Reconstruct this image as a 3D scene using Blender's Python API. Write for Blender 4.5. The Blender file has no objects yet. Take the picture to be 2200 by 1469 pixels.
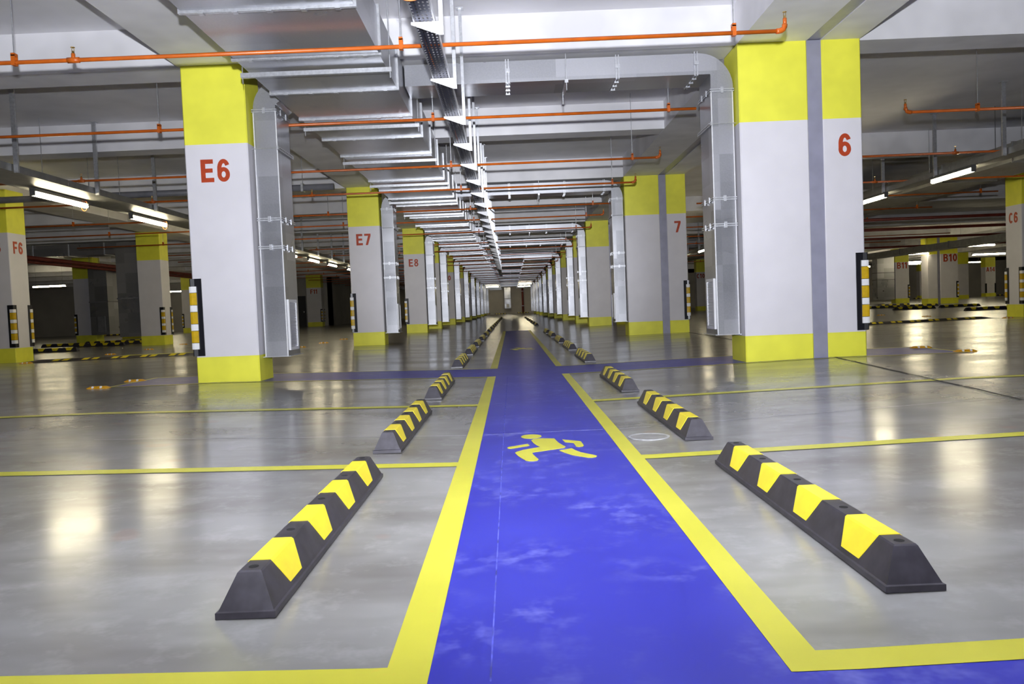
import bpy, bmesh, math, random
from mathutils import Matrix, Vector

random.seed(7)
S = bpy.context.scene
COL = S.collection

# ------------------------------------------------------------------ camera
F_PX, W_PX = 1711.0, 2200.0
CAM_H, ROLL, PITCH, YAW = 0.75, 0.041, math.atan(72.5 / F_PX), math.atan(1.0 / F_PX)
cam_data = bpy.data.cameras.new('camera')
cam_data.sensor_fit = 'HORIZONTAL'
cam_data.sensor_width = 36.0
cam_data.lens = 36.0 * F_PX / W_PX
cam_data.clip_start, cam_data.clip_end = 0.05, 400
cam = bpy.data.objects.new('camera', cam_data)
COL.objects.link(cam)
cr, sr, cp, sp = math.cos(ROLL), math.sin(ROLL), math.cos(PITCH), math.sin(PITCH)
ax = Vector((cr, -sr * sp, -sr * cp))
ay = Vector((sr, cr * sp, cr * cp))
az = Vector((0, -cp, sp))
rot = Matrix((ax, ay, az)).transposed()
rot = Matrix.Rotation(YAW, 3, 'Z') @ rot
cam.matrix_world = Matrix.Translation((0, 0, CAM_H)) @ rot.to_4x4()
S.camera = cam

# ------------------------------------------------------------------ world, exposure
world = bpy.data.worlds.new('world')
S.world = world
world.use_nodes = True
world.node_tree.nodes['Background'].inputs[0].default_value = (0, 0, 0, 1)
world.node_tree.nodes['Background'].inputs[1].default_value = 0.0
S.view_settings.view_transform = 'Standard'
S.view_settings.look = 'None'
S.view_settings.gamma = 1.0
S.view_settings.exposure = 0.0
S.view_settings.use_curve_mapping = False
S.cycles.use_adaptive_sampling = True
S.cycles.adaptive_threshold = 0.08
S.cycles.max_bounces = 6
S.cycles.diffuse_bounces = 4
S.cycles.glossy_bounces = 3
S.cycles.transparent_max_bounces = 6
S.cycles.caustics_reflective = False
S.cycles.caustics_refractive = False
S.cycles.use_denoising = True
S.cycles.use_light_tree = False


# ------------------------------------------------------------------ photographer's flash
def flash(name, energy, size_deg, blend, aim, col=(0.90, 0.93, 1.0), loc=(0.0, -0.05, 1.13), radius=0.05):
    l = bpy.data.lights.new(name, 'SPOT')
    l.energy, l.color = energy, col
    l.spot_size, l.spot_blend = math.radians(size_deg), blend
    l.shadow_soft_size = radius
    o = bpy.data.objects.new(name, l)
    COL.objects.link(o)
    o.location = loc
    o.rotation_euler = (Vector(aim) - Vector(loc)).to_track_quat('-Z', 'Y').to_euler()


flash('flash_beam', 650, 60, 1.0, (-0.5, 16.0, 1.9))
flash('flash_core', 5800, 25, 1.0, (-0.3, 27.0, 2.0))
flash('flash_bounce', 3250, 140, 1.0, (0.0, 4.4, 4.0))

# ------------------------------------------------------------------ helpers
WL = {}


def fz(x):
    """floor height: the slab falls gently towards the walkway"""
    return min(0.058, 0.02 * max(0.0, abs(x - 0.17) - 0.5))


BREAKS = (-3.23, -0.33, 0.67, 3.57)


class MB:
    def __init__(self):
        self.v, self.f = [], []

    def add(self, v, f):
        n = len(self.v)
        self.v += [tuple(p) for p in v]
        self.f += [tuple(i + n for i in q) for q in f]
        return self

    def box(self, x0, x1, y0, y1, z0, z1):
        v = [(x0, y0, z0), (x1, y0, z0), (x1, y1, z0), (x0, y1, z0), (x0, y0, z1), (x1, y0, z1), (x1, y1, z1), (x0, y1, z1)]
        return self.add(v, [(3, 2, 1, 0), (4, 5, 6, 7), (0, 1, 5, 4), (1, 2, 6, 5), (2, 3, 7, 6), (3, 0, 4, 7)])

    def prism(self, poly, axis, a, b):
        n = len(poly)
        if axis == 'x':
            v = [(a, p, q) for p, q in poly] + [(b, p, q) for p, q in poly]
        elif axis == 'y':
            v = [(p, a, q) for p, q in poly] + [(p, b, q) for p, q in poly]
        else:
            v = [(p, q, a) for p, q in poly] + [(p, q, b) for p, q in poly]
        f = [tuple(range(n))[::-1], tuple(range(n, 2 * n))]
        f += [(i, (i + 1) % n, n + (i + 1) % n, n + i) for i in range(n)]
        return self.add(v, f)

    def path(self, pts, r, n=8):
        pts = [Vector(p) for p in pts]
        rings = []
        for i, p in enumerate(pts):
            t = (pts[min(i + 1, len(pts) - 1)] - pts[max(i - 1, 0)]).normalized()
            up = Vector((0, 0, 1)) if abs(t.z) < 0.9 else Vector((0, 1, 0))
            a = t.cross(up).normalized()
            b = a.cross(t).normalized()
            rings.append([p + r * (a * math.cos(2 * math.pi * k / n) + b * math.sin(2 * math.pi * k / n)) for k in range(n)])
        v = [q for R in rings for q in R]
        f = []
        for i in range(len(pts) - 1):
            for k in range(n):
                f.append((i * n + k, i * n + (k + 1) % n, (i + 1) * n + (k + 1) % n, (i + 1) * n + k))
        f.append(tuple(range(n))[::-1])
        f.append(tuple(range((len(pts) - 1) * n, len(pts) * n)))
        return self.add(v, f)

    def strip(self, x0, x1, y0, y1, dz):
        xs = [x0] + [b for b in BREAKS if x0 < b < x1] + [x1]
        for a, b in zip(xs, xs[1:]):
            self.add([(a, y0, fz(a) + dz), (b, y0, fz(b) + dz), (b, y1, fz(b) + dz), (a, y1, fz(a) + dz)], [(0, 1, 2, 3)])
        return self

    def build(self, name, mat, parent=None, smooth=False, origin=None):
        o0 = WL[parent.name] if parent is not None else Vector(origin or (0, 0, 0))
        if parent is not None and origin is not None:
            o0 = Vector(origin)
        me = bpy.data.meshes.new(name)
        me.from_pydata([tuple(Vector(p) - o0) for p in self.v], [], self.f)
        bm = bmesh.new()
        bm.from_mesh(me)
        bmesh.ops.recalc_face_normals(bm, faces=bm.faces)
        bm.to_mesh(me)
        bm.free()
        if smooth:
            me.polygons.foreach_set('use_smooth', [len(p.vertices) == 4 for p in me.polygons])
        me.materials.append(mat)
        ob = bpy.data.objects.new(name, me)
        COL.objects.link(ob)
        if parent is not None:
            ob.parent = parent
            ob.location = o0 - WL[parent.name]
        else:
            ob.location = o0
        WL[ob.name] = o0
        return ob


def tag(o, label, cat, group=None, kind=None):
    if label: o['label'] = label
    if cat: o['category'] = cat
    if group: o['group'] = group
    if kind: o['kind'] = kind
    return o


def thing(name, label, cat, loc, group=None):
    o = bpy.data.objects.new(name, None)
    o.empty_display_size = 0.2
    COL.objects.link(o)
    o.location = loc
    WL[o.name] = Vector(loc)
    return tag(o, label, cat, group)


def dup(root, off, label=None):
    r = root.copy()
    COL.objects.link(r)
    r.location = root.location + Vector(off)
    WL[r.name] = WL[root.name] + Vector(off)
    if label: r['label'] = label
    for ch in list(root.children):
        c = ch.copy()
        COL.objects.link(c)
        c.parent = r
        for g in ch.children:
            d = g.copy()
            COL.objects.link(d)
            d.parent = c
    return r


def share(ob, parent, loc):
    """a further part of the same shape under parent, at an offset in the parent's frame"""
    c = ob.copy()
    COL.objects.link(c)
    c.parent = parent
    c.location = loc
    return c


ORD = ['first', 'second', 'third', 'fourth', 'fifth', 'sixth', 'seventh', 'eighth', 'ninth', 'tenth', 'eleventh', 'twelfth',
       'thirteenth', 'fourteenth', 'fifteenth', 'sixteenth', 'seventeenth', 'eighteenth', 'nineteenth', 'twentieth',
       'twenty-first', 'twenty-second', 'twenty-third', 'twenty-fourth', 'twenty-fifth']


# ------------------------------------------------------------------ materials
def new_mat(name):
    m = bpy.data.materials.new(name)
    m.use_nodes = True
    nt = m.node_tree
    return m, nt, nt.nodes['Principled BSDF']


def nd(nt, typ, **kw):
    n = nt.nodes.new(typ)
    for k, v in kw.items():
        setattr(n, k, v)
    return n


def noise(nt, scale, detail=2, rough=0.6, vec=None, coord='Object', stretch=None):
    tc = nd(nt, 'ShaderNodeTexCoord')
    n = nd(nt, 'ShaderNodeTexNoise')
    n.inputs['Scale'].default_value = scale
    n.inputs['Detail'].default_value = detail
    n.inputs['Roughness'].default_value = rough
    src = vec or tc.outputs[coord]
    if stretch:
        mp = nd(nt, 'ShaderNodeMapping')
        mp.inputs['Scale'].default_value = stretch
        nt.links.new(src, mp.inputs[0])
        src = mp.outputs[0]
    nt.links.new(src, n.inputs['Vector'])
    return n.outputs['Fac']


def remap(nt, fac, a, b, lo=0.35, hi=0.65):
    r = nd(nt, 'ShaderNodeMapRange')
    r.inputs['From Min'].default_value, r.inputs['From Max'].default_value = lo, hi
    r.inputs['To Min'].default_value, r.inputs['To Max'].default_value = a, b
    nt.links.new(fac, r.inputs['Value'])
    return r.outputs[0]


def mixc(nt, fac, a, b):
    m = nd(nt, 'ShaderNodeMix', data_type='RGBA')
    for sock, val in ((m.inputs[6], a), (m.inputs[7], b)):
        if isinstance(val, tuple):
            sock.default_value = (*val, 1)
        else:
            nt.links.new(val, sock)
    if isinstance(fac, (int, float)):
        m.inputs[0].default_value = fac
    else:
        nt.links.new(fac, m.inputs[0])
    return m.outputs[2]


def bump(nt, bs, h, strength, dist=0.01):
    b = nd(nt, 'ShaderNodeBump')
    b.inputs['Strength'].default_value = strength
    b.inputs['Distance'].default_value = dist
    nt.links.new(h, b.inputs['Height'])
    nt.links.new(b.outputs[0], bs.inputs['Normal'])


def M(name, col, rough=0.5, metal=0.0, spec=0.5, var=0.0, vscale=6.0, bmp=0.0, bscale=40.0, coord='Object'):
    m, nt, bs = new_mat(name)
    bs.inputs['Base Color'].default_value = (*col, 1)
    bs.inputs['Roughness'].default_value = rough
    bs.inputs['Metallic'].default_value = metal
    bs.inputs['Specular IOR Level'].default_value = spec
    if var:
        f = noise(nt, vscale, coord=coord)
        c = mixc(nt, remap(nt, f, 0, 1), tuple(max(0, x * (1 - var)) for x in col), tuple(min(1, x * (1 + var)) for x in col))
        nt.links.new(c, bs.inputs['Base Color'])
    if bmp:
        bump(nt, bs, noise(nt, bscale, 3), bmp)
    return m


MAT = {}
MAT['white_paint'] = M('white_paint', (0.74, 0.72, 0.76), 0.55, var=0.03, vscale=2.0)
MAT['yellow_paint'] = M('yellow_paint', (0.88, 0.86, 0.07), 0.5, var=0.05, vscale=3.0)
MAT['joint_grey'] = M('joint_grey', (0.36, 0.36, 0.46), 0.35, metal=0.2, var=0.06, vscale=5.0)
MAT['plaster'] = M('plaster', (0.84, 0.83, 0.86), 0.75, var=0.06, vscale=1.2)
MAT['beam_plaster'] = M('beam_plaster', (0.80, 0.79, 0.81), 0.7, var=0.08, vscale=1.6)
MAT['wall_paint'] = M('wall_paint', (0.46, 0.44, 0.42), 0.7, var=0.08, vscale=0.6)
MAT['letter_red'] = M('letter_red', (0.46, 0.050, 0.008), 0.5, var=0.1, vscale=20)
MAT['orange_pipe'] = M('orange_pipe', (0.55, 0.115, 0.010), 0.32, var=0.12, vscale=6)
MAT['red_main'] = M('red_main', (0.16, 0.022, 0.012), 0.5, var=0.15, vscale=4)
MAT['brass'] = M('brass', (0.55, 0.38, 0.14), 0.35, metal=0.9)
MAT['zinc'] = M('zinc', (0.62, 0.63, 0.66), 0.38, metal=0.75, var=0.1, vscale=30)
MAT['zinc_white'] = M('zinc_white', (0.72, 0.72, 0.74), 0.5, metal=0.2, var=0.05, vscale=30)
MAT['grey_pvc'] = M('grey_pvc', (0.20, 0.20, 0.22), 0.45, var=0.1, vscale=4)
MAT['rubber'] = M('rubber', (0.034, 0.031, 0.040), 0.42, var=0.25, vscale=18)
MAT['hole'] = M('hole', (0.004, 0.004, 0.004), 0.9)
MAT['guard_black'] = M('guard_black', (0.012, 0.012, 0.016), 0.3)
MAT['reflect_white'] = M('reflect_white', (0.93, 0.93, 0.95), 0.4)
MAT['reflect_yellow'] = M('reflect_yellow', (0.66, 0.42, 0.012), 0.35, var=0.08, vscale=20)
MAT['stop_yellow'] = M('stop_yellow', (0.86, 0.70, 0.03), 0.35, var=0.05, vscale=14)
MAT['stud_amber'] = M('stud_amber', (0.85, 0.42, 0.01), 0.3, var=0.1, vscale=30)
MAT['grille_white'] = M('grille_white', (0.78, 0.78, 0.80), 0.35)
MAT['dark_tray'] = M('dark_tray', (0.30, 0.30, 0.29), 0.45, metal=0.5, var=0.1, vscale=6)
MAT['housing'] = M('housing', (0.10, 0.10, 0.10), 0.45)
MAT['cable_orange'] = M('cable_orange', (0.75, 0.20, 0.05), 0.4)
MAT['door_dark'] = M('door_dark', (0.02, 0.02, 0.03), 0.5)
MAT['crack'] = M('crack', (0.035, 0.033, 0.03), 0.8)
MAT['scuff'] = M('scuff', (0.32, 0.34, 0.72), 0.7, var=0.3, vscale=25)
MAT['blue_seam'] = M('blue_seam', (0.07, 0.08, 0.46), 0.6, var=0.5, vscale=12)
MAT['drain_lid'] = M('drain_lid', (0.27, 0.265, 0.255), 0.45, var=0.2, vscale=12)
MAT['saw_cut'] = M('saw_cut', (0.34, 0.34, 0.35), 0.7, var=0.2, vscale=25)

# galvanised sheet: spangle, drawn lines and panel to panel tone
m, nt, bs = new_mat('galvanised')
tc = nd(nt, 'ShaderNodeTexCoord')
off = nd(nt, 'ShaderNodeVectorMath', operation='ADD')
off.inputs[1].default_value = (0.071, 0.113, 0.137)
nt.links.new(tc.outputs['Object'], off.inputs[0])
snap = nd(nt, 'ShaderNodeVectorMath', operation='SNAP')
snap.inputs[1].default_value = (0.9, 0.9, 0.31)
nt.links.new(off.outputs[0], snap.inputs[0])
wn = nd(nt, 'ShaderNodeTexWhiteNoise')
nt.links.new(snap.outputs[0], wn.inputs['Vector'])
tone = remap(nt, wn.outputs['Value'], 0.0, 1.0, 0, 1)
base = mixc(nt, tone, (0.34, 0.345, 0.37), (0.54, 0.545, 0.58))
sp_ = noise(nt, 55, 2, 0.5)
base2 = mixc(nt, remap(nt, sp_, 0, 0.10), base, (0.70, 0.71, 0.75))
nt.links.new(base2, bs.inputs['Base Color'])
bs.inputs['Metallic'].default_value = 0.72
rg = noise(nt, 1.2, 2)
nt.links.new(remap(nt, rg, 0.27, 0.36), bs.inputs['Roughness'])
MAT['galvanised'] = m

# polished concrete
m, nt, bs = new_mat('concrete_floor')
n1 = noise(nt, 0.5, 4, 0.6)
n2 = noise(nt, 1.6, 4, 0.62, stretch=(0.45, 1.0, 1.0))
n5 = noise(nt, 6.5, 4, 0.7)
c = mixc(nt, remap(nt, n1, 0, 1, 0.3, 0.7), (0.20, 0.194, 0.184), (0.42, 0.417, 0.41))
c = mixc(nt, remap(nt, n2, 0, 0.85, 0.43, 0.66), c, (0.16, 0.152, 0.138))
c = mixc(nt, remap(nt, n5, 0, 0.30, 0.52, 0.75), c, (0.50, 0.495, 0.49))
n6 = noise(nt, 3.1, 1, 0.6)
c = mixc(nt, remap(nt, n6, 0, 0.18, 0.70, 0.76), c, (0.40, 0.17, 0.10))
nt.links.new(c, bs.inputs['Base Color'])
nt.links.new(remap(nt, n2, 0.14, 0.25, 0.3, 0.7), bs.inputs['Roughness'])
bs.inputs['Specular IOR Level'].default_value = 0.6
bump(nt, bs, noise(nt, 2.0, 1, 0.5), 0.05, 0.02)
MAT['concrete_floor'] = m

# walkway paint
m, nt, bs = new_mat('blue_paint')
n1 = noise(nt, 1.8, 1, 0.5)
n2 = noise(nt, 9, 3, 0.72)
n3 = noise(nt, 2.0, 2)
c = mixc(nt, remap(nt, n1, 0, 1), (0.025, 0.028, 0.38), (0.034, 0.040, 0.43))
mul = nd(nt, 'ShaderNodeMath', operation='MULTIPLY')
nt.links.new(remap(nt, n2, 0, 0.5, 0.48, 0.78), mul.inputs[0])
nt.links.new(remap(nt, n3, 0, 1, 0.45, 0.62), mul.inputs[1])
c = mixc(nt, mul.outputs[0], c, (0.30, 0.33, 0.80))
nt.links.new(c, bs.inputs['Base Color'])
bs.inputs['Roughness'].default_value = 0.34
bs.inputs['Specular IOR Level'].default_value = 0.4
MAT['blue_paint'] = m

m, nt, bs = new_mat('line_yellow')
n1 = noise(nt, 1.5, 4)
n2 = noise(nt, 5.0, 5, 0.7)
c = mixc(nt, remap(nt, n1, 0, 1), (0.60, 0.575, 0.045), (0.68, 0.65, 0.06))
c = mixc(nt, remap(nt, n2, 0, 0.55, 0.62, 0.75), c, (0.78, 0.50, 0.06))
nt.links.new(c, bs.inputs['Base Color'])
bs.inputs['Roughness'].default_value = 0.33
MAT['line_yellow'] = m


def emit(name, col, strength):
    m, nt, bs = new_mat(name)
    bs.inputs['Base Color'].default_value = (0.9, 0.9, 0.9, 1)
    bs.inputs['Emission Color'].default_value = (*col, 1)
    bs.inputs['Emission Strength'].default_value = strength
    return m


MAT['lamp_tube'] = emit('lamp_tube', (1.0, 0.88, 0.58), 52.0)

# perforated tray sheet: rows of slots punched clean through
m, nt, bs = new_mat('perforated_sheet')
bs.inputs['Base Color'].default_value = (0.06, 0.065, 0.11, 1)
bs.inputs['Metallic'].default_value = 0.6
bs.inputs['Roughness'].default_value = 0.35
tc = nd(nt, 'ShaderNodeTexCoord')
sx = nd(nt, 'ShaderNodeSeparateXYZ')
nt.links.new(tc.outputs['Object'], sx.inputs[0])


def mth(op, a, b=None):
    n = nd(nt, 'ShaderNodeMath', operation=op)
    for i, q in enumerate((a, b)):
        if q is None: continue
        if isinstance(q, (int, float)):
            n.inputs[i].default_value = q
        else:
            nt.links.new(q, n.inputs[i])
    return n.outputs[0]


fy = mth('FRACT', mth('MULTIPLY', sx.outputs['Y'], 17.0))
slot_y = mth('GREATER_THAN', fy, 0.42)
row = mth('FRACT', mth('ADD', mth('MULTIPLY', sx.outputs['X'], 33.0), 0.5))
slot_x = mth('LESS_THAN', mth('ABSOLUTE', mth('SUBTRACT', row, 0.5)), 0.21)
hole = mth('MULTIPLY', slot_y, slot_x)
tr = nd(nt, 'ShaderNodeBsdfTransparent')
mx = nd(nt, 'ShaderNodeMixShader')
nt.links.new(hole, mx.inputs[0])
nt.links.new(bs.outputs[0], mx.inputs[1])
nt.links.new(tr.outputs[0], mx.inputs[2])
nt.links.new(mx.outputs[0], nt.nodes['Material Output'].inputs[0])
MAT['perforated_sheet'] = m

# ------------------------------------------------------------------ the setting: floor with its painted markings
XL, XR, YB, YF = -36.0, 58.0, -9.0, 110.0
ZS, ZC = 3.55, 4.0          # beam soffit, slab underside
mb = MB()
xs = [XL] + list(BREAKS) + [XR]
top = [(x, y, fz(x)) for y in (YB, YF) for x in xs]
bot = [(x, y, -0.3) for y in (YB, YF) for x in xs]
n = len(xs)
mb.v = top + bot
for i in range(n - 1):
    mb.f.append((i, i + 1, n + i + 1, n + i))
    mb.f.append((2 * n + i, 2 * n + i + 1, 3 * n + i + 1, 3 * n + i))
    mb.f.append((i, i + 1, 2 * n + i + 1, 2 * n + i))
    mb.f.append((n + i, n + i + 1, 3 * n + i + 1, 3 * n + i))
mb.f.append((0, n, 3 * n, 2 * n))
mb.f.append((n - 1, 2 * n - 1, 4 * n - 1, 3 * n - 1))
floor = mb.build('floor', MAT['concrete_floor'])
floor['kind'] = 'structure'
floor['label'] = 'polished grey concrete garage floor with painted walkway and bay lines'

lane0, lane1 = -0.20, 0.53
MB().strip(lane0, lane1, 1.56, 8.81, 0.002).build('walkway_paint', MAT['blue_paint'], floor)
MB().strip(lane0, lane1, 9.95, 26.3, 0.002).build('walkway_paint', MAT['blue_paint'], floor)
MB().strip(-4.45, 5.0, 8.81, 9.95, 0.002).build('walkway_paint', MAT['blue_paint'], floor)
MB().strip(-4.45, 5.0, 0.35, 1.56, 0.002).build('walkway_paint', MAT['blue_paint'], floor)
Y = MAT['line_yellow']
for a, b in ((1.56, 8.76), (10.0, 26.3)):
    MB().strip(-0.292, lane0, a, b, 0.003).build('edge_stripe', Y, floor)
    MB().strip(lane1, 0.612, a, b, 0.003).build('edge_stripe', Y, floor)
MB().strip(-6.0, -0.292, 1.56, 1.652, 0.003).build('edge_stripe', Y, floor)
MB().strip(0.612, 6.0, 1.56, 1.652, 0.003).build('edge_stripe', Y, floor)
for a, b in ((-4.45, lane0), (lane1, 5.0)):
    MB().strip(a, b, 8.76, 8.81, 0.003).build('cross_stripe', Y, floor)
    MB().strip(a, b, 9.95, 10.0, 0.003).build('cross_stripe', Y, floor)
for x in (-4.50, 5.0):
    MB().strip(x, x + 0.05, 8.76, 10.0, 0.0035).build('cross_stripe', Y, floor)
for y0, w in ((3.80, 0.10), (6.16, 0.11)):
    MB().strip(-6.5, -0.292, y0, y0 + w, 0.003).build('bay_line', Y, floor)
    MB().strip(0.612, 7.0, y0, y0 + w, 0.003).build('bay_line', Y, floor)
# yellow band beside the far hump and row of letters
MB().strip(-8.6, -5.0, 17.3, 17.8, 0.003).build('bay_line', Y, floor)

MAN = {
 'symbol_head': [(0.146, 4.584), (0.142, 4.562), (0.133, 4.542), (0.12, 4.528), (0.103, 4.519), (0.085, 4.516), (0.067, 4.521), (0.051, 4.532), (0.038, 4.549), (0.03, 4.569), (0.027, 4.592), (0.03, 4.614), (0.039, 4.634), (0.053, 4.649), (0.07, 4.659), (0.088, 4.661), (0.107, 4.656), (0.123, 4.645), (0.136, 4.627), (0.144, 4.606)],
 'symbol_body': [(0.082, 4.451), (0.096, 4.491), (0.129, 4.509), (0.214, 4.484), (0.221, 4.417), (0.231, 4.331), (0.248, 4.254), (0.26, 4.209), (0.251, 4.176), (0.223, 4.16), (0.076, 4.076), (0.085, 3.996), (0.096, 3.932), (0.105, 3.884), (0.099, 3.859), (0.081, 3.848), (0.056, 3.853), (0.042, 3.867), (0.023, 3.928), (0.003, 4.007), (-0.011, 4.085), (-0.001, 4.115), (0.036, 4.165), (0.127, 4.231), (0.11, 4.279), (0.093, 4.356)],
 'symbol_arm': [(-0.052, 4.247), (-0.044, 4.265), (0.06, 4.339), (0.07, 4.293), (0.063, 4.279), (-0.03, 4.216), (-0.047, 4.225)],
 'symbol_forearm': [(0.257, 4.439), (0.348, 4.362), (0.354, 4.342), (0.358, 4.217), (0.35, 4.195), (0.33, 4.188), (0.315, 4.2), (0.313, 4.255), (0.309, 4.317), (0.266, 4.351), (0.261, 4.382)],
 'symbol_leg': [(0.22, 4.101), (0.288, 4.152), (0.303, 4.089), (0.324, 4.027), (0.387, 3.933), (0.395, 3.91), (0.387, 3.885), (0.365, 3.874), (0.344, 3.882), (0.271, 3.971), (0.242, 4.038)],
}
for dy in (0.0, 10.3):
    e = bpy.data.objects.new('walking_figure_symbol', None)
    COL.objects.link(e)
    e.parent = floor
    e.location = (0.17, 4.25 + dy, 0.004)
    WL[e.name] = Vector((0.17, 4.25 + dy, 0.004))
    e['label'] = 'yellow painted figure of a walking person on the blue walkway'
    for k, P in MAN.items():
        me = MB()
        me.prism([(x, y + dy) for x, y in P], 'z', 0.003, 0.0045)
        me.build(k, Y, e)


def poly_line(pts, w, dz, name, mat):
    """a thin crack or cut line on the floor following pts"""
    mb = MB()
    for (xa, ya), (xb, yb) in zip(pts, pts[1:]):
        d = Vector((xb - xa, yb - ya)).normalized()
        nx, ny = -d.y * w / 2, d.x * w / 2
        mb.add([(xa - nx, ya - ny, fz(xa - nx) + dz), (xb - nx, yb - ny, fz(xb - nx) + dz), (xb + nx, yb + ny, fz(xb + nx) + dz), (xa + nx, ya + ny, fz(xa + nx) + dz)], [(0, 1, 2, 3)])
    return mb.build(name, mat, floor)


def wobble(x0, y0, x1, y1, n, amp):
    return [(x0 + (x1 - x0) * i / n + (random.uniform(-amp, amp) if 0 < i < n else 0), y0 + (y1 - y0) * i / n) for i in range(n + 1)]


poly_line(wobble(3.58, 8.85, 3.12, 4.6, 18, 0.008), 0.022, 0.0045, 'expansion_joint', MAT['crack'])
poly_line(wobble(3.62, 9.5, 3.9, 17.6, 14, 0.008), 0.022, 0.0045, 'expansion_joint', MAT['crack'])
poly_line(wobble(4.6, 13.4, 9.0, 13.0, 8, 0.02), 0.018, 0.003, 'expansion_joint', MAT['crack'])
poly_line([(-0.19, 4.72), (0.2, 4.74), (0.52, 4.745)], 0.010, 0.0030, 'saw_cut', MAT['scuff'])
poly_line([(-0.072, 1.57), (-0.075, 4.7), (-0.07, 8.7)], 0.004, 0.0030, 'saw_cut', MAT['blue_seam'])
poly_line([(-2.6, 4.88), (-0.3, 4.73)], 0.008, 0.0025, 'saw_cut', MAT['saw_cut'])
poly_line([(0.62, 4.75), (3.4, 5.1)], 0.008, 0.0025, 'saw_cut', MAT['saw_cut'])
poly_line([(-3.3, 8.6), (-4.6, 6.3)], 0.006, 0.0025, 'saw_cut', MAT['crack'])

# round drain cover let into the floor
dc = thing('drain_cover', 'round metal drain cover set in the concrete beside the yellow stripe', 'drain cover', (0.74, 4.42, fz(0.74)))
for k, (r0, r1, mt, dz) in enumerate(((0.115, 0.10, 'saw_cut', 0.004), (0.097, 0.0, 'drain_lid', 0.003))):
    mb = MB()
    N = 28
    if r1:
        v = [(0.74 + r * math.cos(2 * math.pi * i / N), 4.42 + r * math.sin(2 * math.pi * i / N), fz(0.74) + z) for z in (0.0, dz) for r in (r0, r1) for i in range(N)]
        f = []
        for i in range(N):
            j = (i + 1) % N
            f += [(2 * N + i, 2 * N + j, 3 * N + j, 3 * N + i), (i, j, 2 * N + j, 2 * N + i), (N + i, N + j, 3 * N + j, 3 * N + i)]
        mb.add(v, f)
        mb.build('rim', MAT[mt], dc)
    else:
        mb.prism([(0.74 + r0 * math.cos(2 * math.pi * i / N), 4.42 + r0 * math.sin(2 * math.pi * i / N)) for i in range(N)], 'z', fz(0.74) - 0.002, fz(0.74) + dz)
        lid = mb.build('lid', MAT[mt], dc)

# ------------------------------------------------------------------ rows of the grid
ROWS = [8.87, 17.7, 26.75, 32.2, 40.3, 48.5, 57.0, 65.5, 74.0, 83.0, 92.0]
EX0, EX1 = -3.53, -2.83
DX0, DJ0, DJ1, DX1 = 2.60, 3.36, 3.52, 3.95

# ------------------------------------------------------------------ ceiling slab and its beams
ceiling = MB().box(XL, XR, YB, YF, ZC, ZC + 0.3).build('ceiling', MAT['plaster'])
ceiling['kind'] = 'structure'
ceiling['label'] = 'white plastered concrete slab with deep downstand beams'


def beam(x0, x1, y0, y1, z=ZS):
    MB().box(x0, x1, y0, y1, z, ZC + 0.02).build('beam', MAT['beam_plaster'], ceiling)


for x0, x1 in ((-3.56, -2.84), (2.60, 3.36), (3.52, 3.95), (-11.3, -10.4), (12.0, 12.8), (-18.7, -17.9), (23.0, 24.2), (33.5, 34.4)):
    beam(x0, x1, YB, YF)
lat = [0.1] + ROWS + [101.0]
for i, y in enumerate(lat):
    beam(XL, 3.36, y + 0.08, y + 0.58, ZS + 0.004)
    if i + 1 < len(lat) and lat[i + 1] - y > 6:
        ym = (y + lat[i + 1]) / 2 - 0.25
        beam(XL, 3.36, ym, ym + 0.42, ZS + 0.004)
for y in (0.18, 8.95, 16.3, 25.0, 33.5, 42, 51, 60, 70, 80, 90, 100):
    beam(3.52, XR, y, y + 0.5, ZS + 0.004)


MB().box(3.362, 3.518, YB, YF, 3.562, 3.63).build('joint_strip', MAT['joint_grey'], ceiling)


def wall(name, x0, x1, y0, y1, label):
    w = MB().box(x0, x1, y0, y1, -0.05, ZC + 0.05).build(name, MAT['wall_paint'])
    w['kind'] = 'structure'
    w['label'] = label
    return w


wall_back = wall('wall_back', -13, 15, YF, YF + 0.3, 'bare grey end wall at the far end of the walkway')
wall('wall_left', XL - 0.3, XL, YB, 58.3, 'dim grey side wall beyond the lettered F columns')
wall('wall_right', XR, XR + 0.3, YB, 80.3, 'dim side wall far beyond the lettered B columns')
wall('wall_bounce_closure', XL, XR, YB - 0.3, YB, 'unseen grey wall added behind the camera to hold bounced light')  # garage really continues here; wall added to close the space for bounced light
wbl = wall('wall_back_left', XL, -13, 58, 58.3, 'shaded grey wall behind the lettered F columns')
wall('wall_back_right', 15, XR, 80, 80.3, 'pale wall behind the lettered A and B columns')
wall('wall_inner_left', -13.3, -13, 58, YF, 'grey wall flanking the distant E columns')
wall('wall_inner_right', 15, 15.3, 80, YF, 'grey wall flanking the distant split columns')
d = MB().box(-16.0, -14.9, 57.9, 58.0, 0.05, 2.25).build('door_1', MAT['door_dark'])
d['kind'] = 'structure'
d['label'] = 'dark steel door in the far wall beside the F11 column'
MB().box(-15.05, -15.0, 57.86, 57.9, 1.05, 1.15).build('door_handle', MAT['zinc'], d)


# ------------------------------------------------------------------ lettering
_TXT = {}


def thick(pts, w, closed=False):
    """outline pieces of a stroke of width w along pts"""
    out = []
    n = len(pts)
    L, R = [], []
    for i in range(n):
        if closed:
            a, b = Vector(pts[i - 1]), Vector(pts[(i + 1) % n])
        else:
            a, b = Vector(pts[max(i - 1, 0)]), Vector(pts[min(i + 1, n - 1)])
        d = (b - a).normalized()
        q = Vector((-d.y, d.x)) * w / 2
        L.append(Vector(pts[i]) + q)
        R.append(Vector(pts[i]) - q)
    for i in range(n if closed else n - 1):
        j = (i + 1) % n
        out.append([tuple(R[i]), tuple(R[j]), tuple(L[j]), tuple(L[i])])
    return out


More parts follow.
